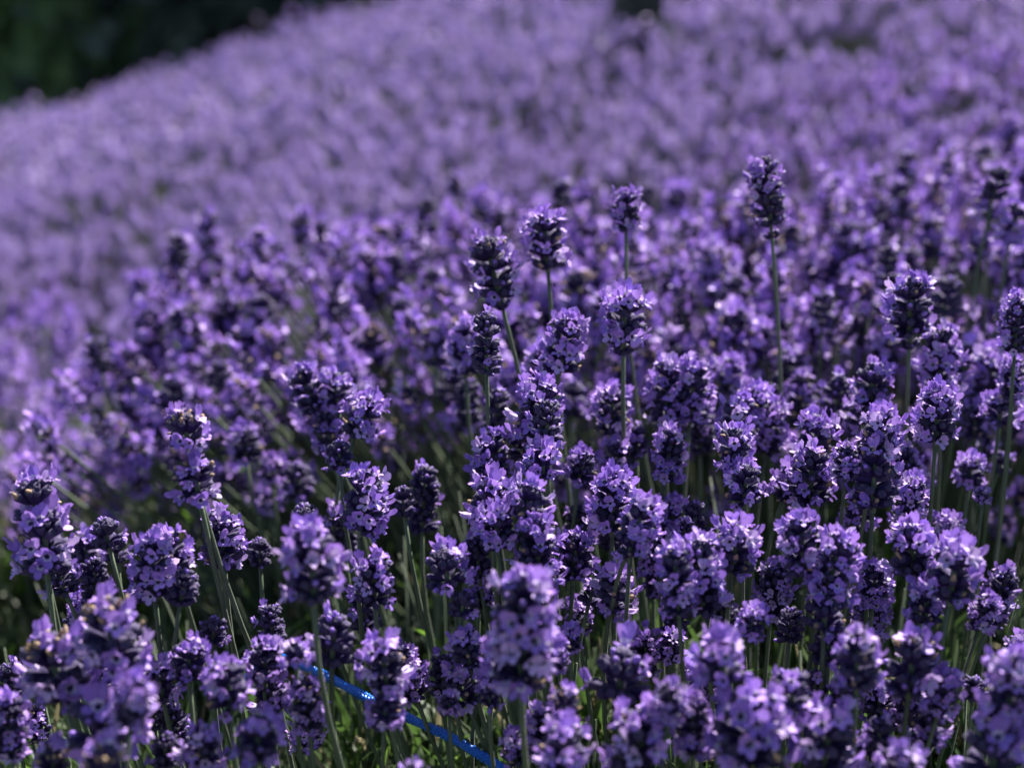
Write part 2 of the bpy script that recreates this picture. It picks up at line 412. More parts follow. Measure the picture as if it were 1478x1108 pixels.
# u, v (centre of the flower spike), width, height in photo pixels, kind, tilt in degrees (+ = leaning right), [depth], hand label
HEROES = [
 (710,385,66,84,'H',-14,.77,"violet spike with a separate ragged lower whorl, above the crossing stems at centre"),
 (788,345,64,84,'F',-4,.78,"bright round-topped violet lavender spike standing high at upper centre against the blurred flowers"),
 (672,500,52,96,'F',0,None,None),(702,494,42,88,'B',0,.72,None),
 (815,495,64,95,'F',10,.75,None),(784,530,54,60,'H',0,None,None),
 (901,456,74,82,'F',0,.745,"round full violet spike with a small separate brown-tipped whorl hanging below it"),
 (932,436,26,46,'B',5,None,None),(674,580,38,76,'B',-4,None,None),(723,553,32,34,'F',0,.9,None),
 (776,592,72,92,'F',4,None,None),(790,608,44,62,'B',0,.70,None),(718,590,40,60,'B',0,.8,None),(756,632,52,56,'H',0,.75,None),
 (784,664,64,50,'F',4,.69,None),(709,662,62,84,'F',-4,None,None),(711,722,70,74,'H',0,None,None),(762,722,70,62,'F',14,.67,None),
 (884,590,56,76,'F',0,None,None),(892,660,50,56,'H',0,None,None),(884,722,70,86,'F',0,None,None),(926,742,66,54,'F',20,.66,None),
 (963,562,58,80,'F',0,None,None),(920,636,32,50,'B',0,.78,None),(1000,562,58,90,'F',4,None,None),
 (445,562,54,56,'F',-22,None,None),(484,560,54,66,'F',-5,None,None),(526,600,62,68,'F',25,None,"violet spike leaning hard to the right at the end of the mid-left cluster of four"),
 (474,622,48,58,'H',-10,None,None),(490,655,36,46,'B',0,.74,None),
 (526,722,72,104,'F',8,None,None),(612,718,46,90,'B',4,None,"narrow dark budded spike standing alone left of centre with one petal flag at its top"),
 (581,722,38,50,'B',-6,.74,None),(575,660,26,34,'B',0,.98,None),(558,644,28,34,'F',0,1.1,None),
 (267,616,68,68,'T',-8,.66,"tall spike topped with tan withered flowers and violet petals down its right side"),
 (282,690,72,60,'T',-6,.66,None),(321,775,64,92,'H',0,None,None),
 (354,640,48,54,'H',0,.86,None),(392,675,46,42,'F',0,.88,None),(430,692,44,50,'B',0,.86,None),(392,715,44,44,'F',0,.9,None),
 (50,718,78,62,'H',-4,.66,"dark two-tier spike with scattered petals at the far left edge of the photo"),
 (65,780,84,74,'H',0,.66,None),(152,766,50,48,'B',-8,.72,None),(168,792,40,40,'B',0,.74,None),
 (220,818,70,92,'F',0,.66,None),(265,846,46,64,'B',14,.66,None),(375,795,36,44,'B',0,.74,None),
 (451,812,88,112,'F',0,.60,"large full spike with broad pale lit petals on a straight stem, lower left"),
 (159,908,98,106,'T',-4,.60,"big blurred near spike with knobbly tan tips above violet petals, lower left corner"),
 (78,958,98,118,'T',-10,.61,None),(150,1035,120,104,'H',0,.595,None),(192,1010,60,80,'F',10,.56,None),
 (272,950,62,76,'F',0,None,None),(308,907,46,42,'B',6,.68,None),(330,986,72,84,'F',0,None,None),(383,952,60,62,'F',4,None,None),
 (431,940,58,42,'F',10,.62,None),(482,918,64,84,'B',6,.64,None),(391,1000,52,60,'H',0,None,None),(444,1012,50,88,'T',0,.63,None),
 (372,1062,74,84,'F',4,None,None),(290,1076,64,70,'F',-4,None,None),(222,1030,38,42,'B',0,.68,None),
 (16,982,38,52,'B',0,.68,None),(12,1048,60,84,'F',0,None,None),(76,1092,56,48,'T',0,.6,None),(150,1096,72,56,'T',0,.55,None),
 (121,876,40,46,'F',0,.75,None),
 (642,816,72,68,'H',-10,None,None),(669,868,46,52,'B',10,.66,None),(540,834,68,80,'H',0,None,None),(554,955,70,84,'H',-4,None,None),
 (556,1022,56,50,'F',6,.62,None),(640,972,42,70,'B',0,None,None),(642,1030,40,44,'F',0,.62,None),(706,1002,40,42,'H',0,.64,None),
 (753,905,104,176,'F',0,.59,"tallest and nearest blurred spike at bottom centre, with gaps between its whorls"),
 (808,945,34,52,'F',0,.64,None),(815,1010,50,44,'T',0,.6,None),(776,792,72,80,'F',0,None,None),(830,802,60,74,'F',4,None,None),
 (717,760,60,62,'F',-4,.67,None),(911,782,58,48,'H',4,.66,None),(887,852,60,62,'H',0,None,None),(957,792,52,54,'F',0,None,None),
 (976,838,56,108,'F',-6,.64,None),(896,968,90,92,'B',0,.62,"broad dark spike almost without petals, right of the big blurred bottom centre one"),
 (824,920,36,40,'F',0,.66,None),(815,1078,70,78,'H',0,.58,None),(926,1066,96,106,'H',6,.59,"large blurred half-open spike cut by the bottom edge, right of centre"),
 (968,1010,46,62,'F',6,.58,None),(590,1102,46,36,'H',0,.58,None),
 (1062,788,74,86,'F',4,None,None),(1010,830,74,96,'F',-8,None,None),(988,764,30,30,'F',0,.72,None),
 (1158,788,70,90,'F',-10,.655,None),(1205,812,70,84,'F',10,.65,None),(1190,880,74,58,'H',0,.65,None),(1195,930,50,52,'B',0,.66,None),
 (1316,792,74,86,'H',-12,None,"half-open spike with small brown tips leaning left, at right above the petal-rich pair"),
 (1377,822,84,84,'F',6,.64,None),(1337,868,60,54,'F',0,.65,None),(1421,882,42,50,'F',14,.66,None),
 (1042,948,88,78,'F',-6,None,None),(1086,897,46,44,'F',18,.64,None),(1238,950,64,84,'H',0,.595,None),(1144,990,62,60,'B',0,.60,None),
 (1316,958,82,104,'T',0,.62,None),(1363,1000,46,70,'H',12,.62,None),(1458,1005,84,136,'F',6,.58,"long violet spike in the right edge's lower corner, cut by the frame"),
 (1082,1045,120,112,'F',-6,.585,"big blurred near spike with violet top, cut by the bottom edge right of centre"),
 (1195,1064,90,90,'H',8,.59,None),(1000,1045,58,92,'F',-4,.60,None),(1269,1064,42,70,'B',0,.62,None),(1300,1094,64,42,'F',0,.58,None),
 (1435,1078,106,80,'H',0,.58,None),(1445,758,36,46,'F',0,.95,None),
 (1030,400,46,86,'F',-4,.98,None),(1171,388,44,44,'F',0,1.05,None),(1188,445,34,60,'B',0,.90,None),(1238,405,44,50,'F',0,1.0,None),
 (1281,384,34,60,'B',0,.9,None),(1314,442,70,80,'F',-4,.76,"full violet spike beside a dark budded neighbour, upper right, above a ragged whorl"),
 (1367,426,48,72,'B',8,None,None),(1357,520,62,84,'F',-4,None,None),(1353,596,64,86,'F',0,.70,None),(1467,466,46,70,'F',0,.74,None),
 (1431,536,68,58,'F',10,.84,None),(1463,546,40,60,'F',0,.76,None),(1445,588,58,54,'F',0,None,None),
 (1259,553,62,76,'F',2,None,"dome-shaped violet spike on a straight stem right of centre, standing clear above its neighbours"),
 (1272,622,64,62,'F',6,.70,None),(1262,684,70,84,'H',0,.70,None),(1178,627,62,76,'F',0,None,None),(1171,686,64,84,'H',-4,None,None),
 (1222,664,46,52,'F',0,.70,None),(1054,540,50,56,'F',0,.85,None),(1103,486,48,90,'F',0,.95,None),(1066,610,60,80,'F',-4,None,None),
 (1113,616,50,80,'F',8,None,None),(1076,696,60,50,'F',0,.69,None),(1060,650,52,70,'H',0,.70,None),(1012,615,42,82,'B',0,None,None),
 (1157,566,42,68,'H',0,.86,None),(1401,679,46,50,'F',0,None,None),(1419,714,24,26,'F',0,.74,None),(1024,696,26,34,'F',0,1.2,None),
 (1408,478,48,90,'F',0,1.0,None),
 (1108,276,52,94,'H',-8,.79,"sharp lone spike high at upper right, dark left side and lit petals on its right"),
 (1310,243,36,50,'B',0,1.1,None),(1440,262,40,48,'B',10,.90,"dark budded spike near the upper right edge, topmost of its tangled group"),
 (1424,292,42,46,'H',-6,.92,None),(1462,322,46,60,'F',6,.9,None),(1414,355,40,38,'H',0,.92,None),(1015,352,34,40,'F',0,1.2,None),
 (904,302,44,62,'H',0,.80,"small sharp spike with dark centre standing alone just right of the top centre"),
 (811,286,36,52,'B',0,1.05,None),(657,264,22,34,'B',0,1.25,None),(617,312,30,56,'B',0,1.1,None),(696,300,40,56,'F',0,1.15,None),
 (581,330,38,48,'F',0,1.15,None),(720,322,28,46,'B',0,1.15,None),(853,288,32,48,'B',0,1.2,None),(436,325,36,60,'H',0,1.1,"blurred spike with a pale lit cap rising from the left shoulder of the bush"),
 (300,332,34,52,'H',0,1.12,None),(257,360,36,52,'B',0,1.08,None),(377,356,38,50,'H',0,1.1,None),(141,512,34,58,'B',-6,1.0,"blurred dark spike at the far left end of the mid-distance bush"),
]
LOWER = [(710,385,733,434,44,'B'), (901,456,909,520,46,'T'), (753,905,772,1012,92,'T'), (1108,276,1113,322,34,'H'), (1314,442,1300,482,46,'B'),
         (811,286,817,325,36,'H'), (1259,553,1266,598,40,'H'), (904,302,906,340,0,'B')]

# the bush behind: more single blurred spikes
def silh(u): return float(np.interp(u, [100,130,190,250,350,440,540,650,800,950,1100,1300,1500], [560,480,425,352,335,320,300,275,268,262,250,205,175]))
MID = []
pts = [(h[0], h[1]) for h in HEROES]
tries = 0
while len(MID) < 240 - len(HEROES) and tries < 30000:
    tries += 1
    u = rnd.uniform(125, 1495); v0 = silh(u)
    v = v0 + 14 + (rnd.random() ** 1.15) * (660 - v0 if u < 640 else 600 - v0)
    if u > 430 and v > 560 and u < 660: continue
    if u < 330 and v > 600: continue
    dmin = 26 if tries < 12000 else 20
    if any((abs(u - a) / 1.0) ** 2 + (abs(v - b) / 1.25) ** 2 < dmin ** 2 for a, b in pts): continue
    pts.append((u, v))
    dep = float(np.interp((v - v0), [0, 60, 150, 300, 400], [1.22, 1.12, 1.0, .90, .84])) * rnd.uniform(.97, 1.03)
    w = FPX * .0215 / dep * rnd.uniform(.82, 1.15)
    k = rnd.choices('FHBT', (12, 34, 46, 8))[0]
    if k == 'B': w *= .8
    MID.append((u, v, w, w * rnd.choice((1.0, 1.2, 1.4, 1.62)), k, rnd.gauss(-4 if u < 700 else 0, 8), dep, None))

EXTRA = []
tries = 0
epts = [(h[0], h[1], h[2]) for h in HEROES]
while len(EXTRA) < 66 and tries < 20000:
    tries += 1
    u = rnd.uniform(-10, 1490); v = rnd.uniform(560, 1105)
    if u < 660 and v < 730 + 60 * (u < 300): continue
    if 560 < u < 665 and v < 930: continue
    if abs(v - np.interp(u, [345, 440, 540, 600, 715], [906, 962, 1012, 1040, 1102])) < (44 if u > 430 else 30) and 330 < u < 730: continue
    if any(math.hypot(u - a, (v - b) * .8) < .25 * w_ + 14 for a, b, w_ in epts): continue
    k = rnd.choices('FHBT', (34, 28, 30, 8))[0]
    w = rnd.uniform(44, 56) * (.85 if k == 'B' else 1)
    epts.append((u, v, w)); EXTRA.append((u, v, w, w * rnd.choice((1.0, 1.2, 1.45, 1.7)), k, rnd.gauss(-3 if u < 700 else 2, 9), depth_of(v, 70) * rnd.uniform(1.05, 1.16), None))
HEROES = [h for h in HEROES if h[:2] not in ((590, 1102), (642, 1030))] + [(596, 1108, 40, 30, 'H', 0, .58, None), (648, 1014, 34, 36, 'F', 0, .64, None)]
PLANT_X = [0.16, 0.30]
def stem_base(top, u, v, dep, r):
    """where the stem leaves the ground: pulled towards the middle of its plant"""
    if v > 640 and u < 420: cx = -0.02
    else: cx = 0.17 if dep < .8 else .30
    cy = .66 if dep < .8 else 1.05
    k = .50
    x = top[0] + (cx - top[0]) * k * .75 + r.uniform(-.015, .015)
    y = top[1] + (cy - top[1]) * .35 + .03 + r.uniform(-.02, .02)
    return np.array([x, y, float(groundZ(x, y)) - .004])

def stem_mesh(P0, P1, d1, r0, r1, origin, segs=14, sides=6):
    """hermite from ground P0 to spike base P1 arriving along d1; local to origin"""
    L = np.linalg.norm(P1 - P0); t0 = (P1 - P0) / L * .6 + np.array([0, 0, .55]); t0 = t0 * L; t1 = d1 * L * .9
    pts = []; rad = []
    for i in range(segs + 1):
        s = i / segs
        p = (2*s**3-3*s**2+1)*P0 + (s**3-2*s**2+s)*t0 + (-2*s**3+3*s**2)*P1 + (s**3-s**2)*t1
        pts.append(tuple(p - origin)); rad.append(r0 + (r1 - r0) * s)
    return tube(pts, rad, sides, cap=True, twist=0.04)

CNT = {}
STALKS = []
def make_stalk(i, h, detailed):
    u, v, w, hh, kind, tilt, dep, lab = h
    r = random.Random(i * 13 + 5)
    if dep is None: dep = depth_of(v, w)
    s = w * dep / FPX / {'F': .0181, 'H': .0170, 'T': .0168, 'B': .0152}[kind]
    nwh = int(min(8, max(1, round((hh * r.uniform(.95, 1.22) * dep / FPX / s / MM - 10.4) / 4.9 + 1))))
    me, bl, wi, mf, Ltop = proto(kind, nwh, r.randrange(2 if not detailed else 3))
    d = Vector((math.sin(math.radians(tilt)), r.uniform(-.12, .10), math.cos(math.radians(tilt)))).normalized()
    C = pix(u, v, dep); dn = np.array(d)
    P1 = C - dn * Ltop * s * .48                                  # base of the spike
    B = stem_base(C, u, v, dep, r)
    root = bpy.data.objects.new("lavender_stalk", None); sc.collection.objects.link(root)
    root.empty_display_size = .02; root.location = tuple(B)
    R = frame_z(d) @ Matrix.Rotation(r.uniform(0, 6.28), 4, 'Z')
    rs = .0007 + .0003 * s
    link("stem", tmesh("stem", stem_mesh(B, P1 + dn * .001, dn, rs * 1.25, rs, B), [M_STEM]), root)
    Ms = Matrix.Translation(Vector(P1 - B)) @ R @ Matrix.Scale(s, 4)
    if detailed:
        sp = link("flower_spike", me, root, Ms)
        for Mb, bi, pm in bl: link("blossom", BLOSSOM_MESH[bi * 3 + pm], sp, Mb)
        for Mb, wi_ in wi: link("withered_blossom", WITHER_MESH[wi_], sp, Mb)
    else:
        sp = link("flower_spike", mf, root, Ms)
    for (a, b, lu, lv, lw, lk) in LOWER:
        if (a, b) == (u, v) and lw > 0:
            Cw = pix(lu, lv, dep); sw = lw * dep / FPX / .0195
            # whorl sits on the stem below: slide to the stem direction
            back = P1 - dn * max(.006, float(np.linalg.norm(Cw - C)) - Ltop * s * .52 - .002)
            m2, bl2, wi2, mf2, _ = proto(lk, 1, r.randrange(2), True)
            Mw = Matrix.Translation(Vector(back - B)) @ R @ Matrix.Scale(sw, 4)
            wsp = link("lower_whorl", m2, root, Mw)
            for Mb, bi, pm in bl2: link("blossom", BLOSSOM_MESH[bi * 3 + pm], wsp, Mb)
            for Mb, w_ in wi2: link("withered_blossom", WITHER_MESH[w_], wsp, Mb)
    root['group'] = "lavender stalks of the near bushes"
    root['category'] = "lavender flower"
    STALKS.append([root, u, v, w, hh, kind, tilt, dep, lab])

for i, h in enumerate(HEROES): make_stalk(i, h, h[2] >= 56)
for i, h in enumerate(MID): make_stalk(1000 + i, h, False)
for i, h in enumerate(EXTRA): make_stalk(2000 + i, h, False)

# ---- labels: look first, then the way from a landmark anyone can find
LM = [(710,385,"the crossing stems' split-whorl spike"), (901,456,"the round spike with hanging whorl"),
      (612,718,"the lone narrow dark spike"), (267,616,"the tan-topped tall spike"),
      (50,718,"the two-tier far left spike"), (451,812,"the large pale-lit spike"), (159,908,"the tan-tipped big blurred spike"),
      (753,905,"the tallest blurred centre spike"), (896,968,"the broad dark bare spike"), (1316,792,"the brown-tipped left-leaning spike"),
      (1082,1045,"the blurred violet bottom spike"), (1314,442,"the upper right full spike"),
      (1259,553,"the dome-shaped clear spike"), (1108,276,"the sharp lone high spike"), (904,302,"the small lone top spike"),
      (436,325,"the pale-capped blurred spike"), (141,512,"the far left bush-end spike"), (526,600,"the hard right-leaning spike"),
      (788,345,"the bright round-topped spike")]
SECT = ["right of", "upper right of", "above", "upper left of", "left of", "lower left of", "below", "lower right of"]
ORD = ["nearest", "second", "third", "fourth", "fifth", "sixth", "seventh", "eighth", "ninth", "tenth", "eleventh", "twelfth", "thirteenth", "fourteenth"]
buck = {}
for S in STALKS:
    root, u, v, w, hh, kind, tilt, dep, lab = S
    if lab: root['label'] = lab; continue
    j = min(range(len(LM)), key=lambda k: (LM[k][0] - u) ** 2 + (LM[k][1] - v) ** 2)
    a = math.degrees(math.atan2(LM[j][1] - v, u - LM[j][0])) % 360
    k = int(((a + 22.5) % 360) // 45)
    blur = '' if .56 <= dep <= .84 else 'blurred '
    look = {'F': 'full violet', 'H': 'half-open', 'B': 'dark budded', 'T': 'tan-tipped'}[kind]
    buck.setdefault((j, k, blur + look), []).append((math.hypot(LM[j][0] - u, LM[j][1] - v), S))
for (j, k, look), lst in buck.items():
    lst.sort(key=lambda x: x[0])
    for n, (dist, S) in enumerate(lst):
        S[0]['label'] = f"{look} spike, {ORD[n]} such {SECT[k]} {LM[j][2]}" if len(lst) > 1 else f"{look} spike, the only such {SECT[k]} {LM[j][2]}"

# ------------------------------------------------------------------ blue rope
rope_px = [(60,800,1.02),(120,812,.97),(183,824,.93),(260,868,.88),(345,914,.83),(395,938,.79),(440,962,.755),(490,985,.735),(540,1012,.715),(600,1040,.70),(655,1066,.685),(715,1102,.67),(780,1140,.655),(860,1180,.64)]
RP = [pix(*p) - np.array([0, 0, .09 if p[0] < 320 else .03 if p[0] < 380 else .005 if p[0] < 420 else 0]) for p in rope_px]
def catmull(P, n):
    out = []
    for i in range(len(P) - 1):
        p0, p1, p2, p3 = P[max(i - 1, 0)], P[i], P[i + 1], P[min(i + 2, len(P) - 1)]
        for k in range(n):
            t = k / n
            out.append(.5 * ((2 * p1) + (-p0 + p2) * t + (2 * p0 - 5 * p1 + 4 * p2 - p3) * t * t + (-p0 + 3 * p1 - 3 * p2 + p3) * t ** 3))
    out.append(P[-1]); return out
RC = catmull(RP, 40)
arc = [0.0]
for a, b in zip(RC[:-1], RC[1:]): arc.append(arc[-1] + float(np.linalg.norm(b - a)))
NS = int(arc[-1] / .0006); tt = np.linspace(0, arc[-1], NS); RCa = np.array(RC)
RS = np.stack([np.interp(tt, arc, RCa[:, k]) for k in range(3)], 1)
rope = Tmpl()
tg = np.gradient(RS, axis=0); tg /= np.linalg.norm(tg, axis=1)[:, None]
A = np.cross(tg, np.array([0, 0, 1.0])); A /= np.linalg.norm(A, axis=1)[:, None]; Bv = np.cross(A, tg)
RAD = .0013; PIT = .0092
for st in range(8):
    sgn = 1 if st % 2 == 0 else -1
    ph = 2 * math.pi * (st // 2) / 4
    ang = sgn * 2 * math.pi * tt / PIT + ph
    rr = RAD + .0006 * np.cos(4 * (2 * math.pi * tt / PIT) + (0 if sgn > 0 else math.pi))
    Pn = RS + (A * np.cos(ang)[:, None] + Bv * np.sin(ang)[:, None]) * rr[:, None]
    step = 2
    rope.merge(tube(Pn[::step].tolist(), [.00085] * len(Pn[::step]), 5, cap=True))
rope.merge(tube(RS[::6].tolist(), [RAD - .0003] * len(RS[::6]), 8, cap=True))
ro = link("rope", tmesh("rope", rope, [M_ROPE]))
c0 = RS[len(RS) // 2]
ro.data.transform(Matrix.Translation(-Vector(c0))); ro.location = tuple(c0)
tag(ro, "bright blue braided rope lying slantwise across the foliage at lower left", "rope")

# ------------------------------------------------------------------ foliage (uncountable)
def rot_from_dirs(D, spin):
    """(k,3,3) with +Z = D"""
    z = D / np.linalg.norm(D, axis=1)[:, None]
    up = np.tile(np.array([0, 0, 1.0]), (len(z), 1)); x = np.cross(up, z)
    n = np.linalg.norm(x, axis=1); x[n < 1e-4] = (1, 0, 0); x /= np.linalg.norm(x, axis=1)[:, None]
    y = np.cross(z, x)
    c, s = np.cos(spin)[:, None], np.sin(spin)[:, None]
    X = x * c + y * s; Y = -x * s + y * c
    return np.stack([X, Y, z], -1)

def leaf_arr(L=.034, W=.0013, bend=.25, segs=4, mat=0):
    t = Tmpl(); V = []; F = []
    for i in range(segs + 1):
        s = i / segs; w = W * (.45 + 1.1 * math.sin(math.pi * (.12 + .78 * s))) * (1 if i < segs else .25)
        y = bend * L * s * s
        V += [(-w, y - w * .35, s * L), (0, y, s * L), (w, y - w * .35, s * L)]
    for i in range(segs):
        a = i * 3; F += [(a, a + 1, a + 4, a + 3), (a + 1, a + 2, a + 5, a + 4)]
    return t.add(V, F, mat).arrays()

def leafy(big, X, Y, ztop, nl, sc_, seed, lens=(.03, .045), spread=(12, 48)):
    """shoots of narrow leaves at X,Y whose tips reach ztop"""
    rg = np.random.default_rng(seed); k = len(X)
    for m in range(4):
        for bend in (.12, .35):
            arr = leaf_arr(1.0, .027 if m != 2 else .042, bend, 4 if sc_ < 1.5 else 2, m)
            n = int(k * nl * (.48, .38, .045, .05)[m] / 2)
            i = rg.integers(0, k, n); f = rg.random(n) ** .7
            el = np.radians(90 - rg.uniform(*spread, n)); az = rg.uniform(0, 2 * np.pi, n)
            D = np.stack([np.cos(el) * np.cos(az), np.cos(el) * np.sin(az), np.sin(el)], 1)
            L = rg.uniform(*lens, n) * sc_
            gz = groundZ(X[i], Y[i]); zt = ztop[i]
            z = gz + .02 + np.maximum(zt - gz - L * .8 - .02, .01) * (.25 + .75 * f)
            sway = (z - gz)[:, None] * np.stack([.10 * np.sin(X[i] * 40), .10 * np.cos(Y[i] * 37)], 1)
            P = np.stack([X[i] + sway[:, 0] + rg.normal(0, .004, n), Y[i] + sway[:, 1] + rg.normal(0, .004, n), z], 1)
            R = rot_from_dirs(D, rg.normal(0, .5, n) + np.pi * (rg.random(n) < .5)) * L[:, None, None]
            big.copies(arr, R, P)

def ropedist(X, Y):
    d = np.full(len(X), 9.0)
    for p in RS[::40]: d = np.minimum(d, np.hypot(X - p[0], Y - p[1]))
    return d
def ropez(X, Y):
    P = RS[::40]; j = np.argmin(np.hypot(X[:, None] - P[None, :, 0], Y[:, None] - P[None, :, 1]), axis=1)
    return P[j, 2]

fol = Big()
n = 5200
X = RNG.uniform(-.62, .80, n); Y = RNG.uniform(.42, 1.45, n)
zt = .26 + .03 * np.sin(X * 9 + 1) * np.cos(Y * 8) + RNG.normal(0, .018, n)
zt += .02 * sstep(.0, .3, X)
u_, v_, z_ = topix(np.stack([X, Y, zt], 1))
gap = (u_ > 520) & (u_ < 660) & (v_ > 650) & (v_ < 930)
zt[gap] -= .07
leftlow = (X < -.2) & (Y > .8); zt[leftlow] -= .06
d_ = ropedist(X, Y); rz = ropez(X, Y)
nearr = (d_ < .028) & (X > -.13)
zt = np.where(nearr, np.minimum(zt, rz - .006), zt)
# camera side of the rope: keep the sight line clear
front = (d_ < .09) & (Y < .95) & (X > -.13); zt = np.where(front, np.minimum(zt, rz + .0), zt)
leafy(fol, X, Y, zt, 26, 1.0, 3)
# bare woody twigs and headless flower stems between the leaves
tw = tube([(0, 0, 0), (.02, .0, .5), (0, 0, 1)], [.0008, .0007, .0005], 4).arrays()
tw[3][:] = 4
for kk, nt in ((0, 5000),):
    i = RNG.integers(0, n, nt); P = np.stack([X[i], Y[i], groundZ(X[i], Y[i])], 1)
    T = np.stack([X[i] - .25 * (.2 - X[i]) * (RNG.random(nt)), Y[i] + RNG.normal(0, .03, nt), zt[i] + RNG.uniform(-.03, .055, nt)], 1)
    D = T - P; L = np.linalg.norm(D, axis=1); R = rot_from_dirs(D, RNG.uniform(0, 6, nt))
    R = R * np.stack([np.ones(nt), np.ones(nt), L], 1)[:, None, :]
    ok = ~(nearr[i] | front[i]); fol.copies(tw, R[ok], P[ok])
fo = link("lavender_foliage", fol.mesh("lavender_foliage", M_LEAF + [M_STEM]))
tag(fo, "narrow grey-green lavender leaves and shoots below the near flowers", "foliage", kind='stuff')

# ------------------------------------------------------------------ massed lavender of the field behind (uncountable)
def lo_head(seed, near, shady=False):
    """coarse spike, 22 mm wide, base at 0; mats 0..2 petals, 3 calyx, 4 tan, 5 stem"""
    r = random.Random(seed); t = Tmpl()
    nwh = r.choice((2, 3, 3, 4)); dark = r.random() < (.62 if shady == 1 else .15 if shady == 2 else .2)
    con = Tmpl()
    con.add([(0, 0, 0)] + [(1.25 * math.cos(a) * MM, 1.25 * math.sin(a) * MM, 4.6 * MM) for a in (0, 1.57, 3.14, 4.71)] + [(0, 0, 6.4 * MM)],
            [(0, 2, 1), (0, 3, 2), (0, 4, 3), (0, 1, 4), (1, 2, 5), (2, 3, 5), (3, 4, 5), (4, 1, 5)], 3)
    lo = [blossom_tmpl(90 + q, lo=True) for q in range(3)]
    for w in range(nwh + 1):
        tipw = w == nwh
        nn = (9 if near else 5) if not tipw else 4
        for k in range(nn):
            f = w / nwh; a = 2 * math.pi * (k + .5 * (w % 2)) / nn + r.uniform(-.2, .2)
            el = math.radians(22 + 30 * f + r.uniform(-10, 12)) if not tipw else math.radians(70)
            d = Vector((math.cos(a) * math.cos(el), math.sin(a) * math.cos(el), math.sin(el)))
            p = Vector((0, 0, (2 + 4.9 * w - (1.5 if tipw else 0)) * MM)); sc2 = 1.0 if near else 1.35
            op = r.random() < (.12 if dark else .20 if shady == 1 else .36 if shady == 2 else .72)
            if near or not op: t.merge(con, Matrix.Translation(p) @ frame_z(d) @ Matrix.Scale(sc2, 4), 4 if r.random() < .06 else 3)
            if op:
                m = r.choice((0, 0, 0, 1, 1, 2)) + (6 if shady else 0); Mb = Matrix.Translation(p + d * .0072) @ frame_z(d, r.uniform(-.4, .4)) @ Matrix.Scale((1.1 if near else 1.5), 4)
                if near: t.merge(r.choice(lo), Mb, m)
                else:
                    q = Tmpl(); q.add([(-3.6*MM, -.5*MM, .5*MM), (0, -2.5*MM, 0), (3.6*MM, -.5*MM, .5*MM), (2.4*MM, 3.4*MM, 1.2*MM), (-2.4*MM, 3.4*MM, 1.2*MM)], [(0, 1, 3, 4), (1, 2, 3)], m)
                    t.merge(q, Mb, m)
    return t.arrays(), (2 + 4.9 * nwh + 4) * MM

M_FIELD_HAZED = [mat_leafy("hazed_petal_violet", (0.455, 0.318, 0.725), (0.545, 0.41, 0.79), 0.25, 0.6, 90),  # greyer, paler copies of the near petals; distance haze put into the colour
           mat_leafy("hazed_petal_blue", (0.37, 0.27, 0.63), (0.45, 0.345, 0.70), 0.25, 0.6, 90),
           mat_leafy("hazed_petal_lilac", (0.55, 0.42, 0.77), (0.62, 0.50, 0.80), 0.25, 0.6, 90)]
LO_MATS = M_FIELD_HAZED + [M_CALYX, M_TAN, M_STEM] + M_PETAL
def stem_arr():
    t = tube([(0, 0, -1), (0, 0, -.45), (0, 0, 0)], [.0013, .0012, .001], 4, cap=False); a = t.arrays(); a[3][:] = 5; return a
STEM_ARR = stem_arr()

mounds = []
for gy in np.arange(1.55, 6.6, .50):
    for gx in np.arange(-4.2, 4.2, .56):
        mounds.append((gx + RNG.uniform(-.09, .09) + .28 * (int(round(gy / .5)) % 2), gy + RNG.uniform(-.08, .08), RNG.uniform(.30, .38), RNG.uniform(-.02, .03)))
mounds = np.array(mounds)

def mound_top(X, Y):
    d = np.hypot(X[:, None] - mounds[None, :, 0], (Y[:, None] - mounds[None, :, 1]))
    q = d / mounds[None, :, 2]; j = np.argmin(q, axis=1); qm = q[np.arange(len(X)), j]
    return qm, mounds[j, 3], mounds[j, 0], mounds[j, 1]

field = Big(); ffol = Big()
def scatter(X, Y, Ztop, cx, cy, protos, rg, smin=.85, smax=1.2):
    k = len(X); which = rg.integers(0, len(protos), k)
    for w, (arr, top) in enumerate(protos):
        i = np.where(which == w)[0]; kk = len(i)
        if kk == 0: continue
        s = rg.uniform(smin, smax, kk)
        P0 = np.stack([X[i] + (cx[i] - X[i]) * .55, Y[i] + (cy[i] - Y[i]) * .55, np.zeros(kk)], 1); P0[:, 2] = groundZ(P0[:, 0], P0[:, 1]) - .01
        P1 = np.stack([X[i], Y[i], Ztop[i]], 1)
        D = P1 - P0; L = np.linalg.norm(D, axis=1)
        Dn = D / L[:, None]; P1b = P1 - Dn * (top * s)[:, None]
        R = rot_from_dirs(Dn, rg.uniform(0, 6.28, kk))
        field.copies(arr, R * s[:, None, None], P1b)
        Rs = R * np.stack([np.ones(kk), np.ones(kk), (L - top * s)], 1)[:, None, :]
        field.copies(STEM_ARR, Rs, P1b + Dn * .002)

bush_p = [lo_head(20 + s, True, 1) for s in range(9)]; mid_p = [lo_head(70 + s, True, 2) for s in range(9)]; near_p = [lo_head(s, True) for s in range(9)]; far_p = [lo_head(50 + s, False) for s in range(9)]
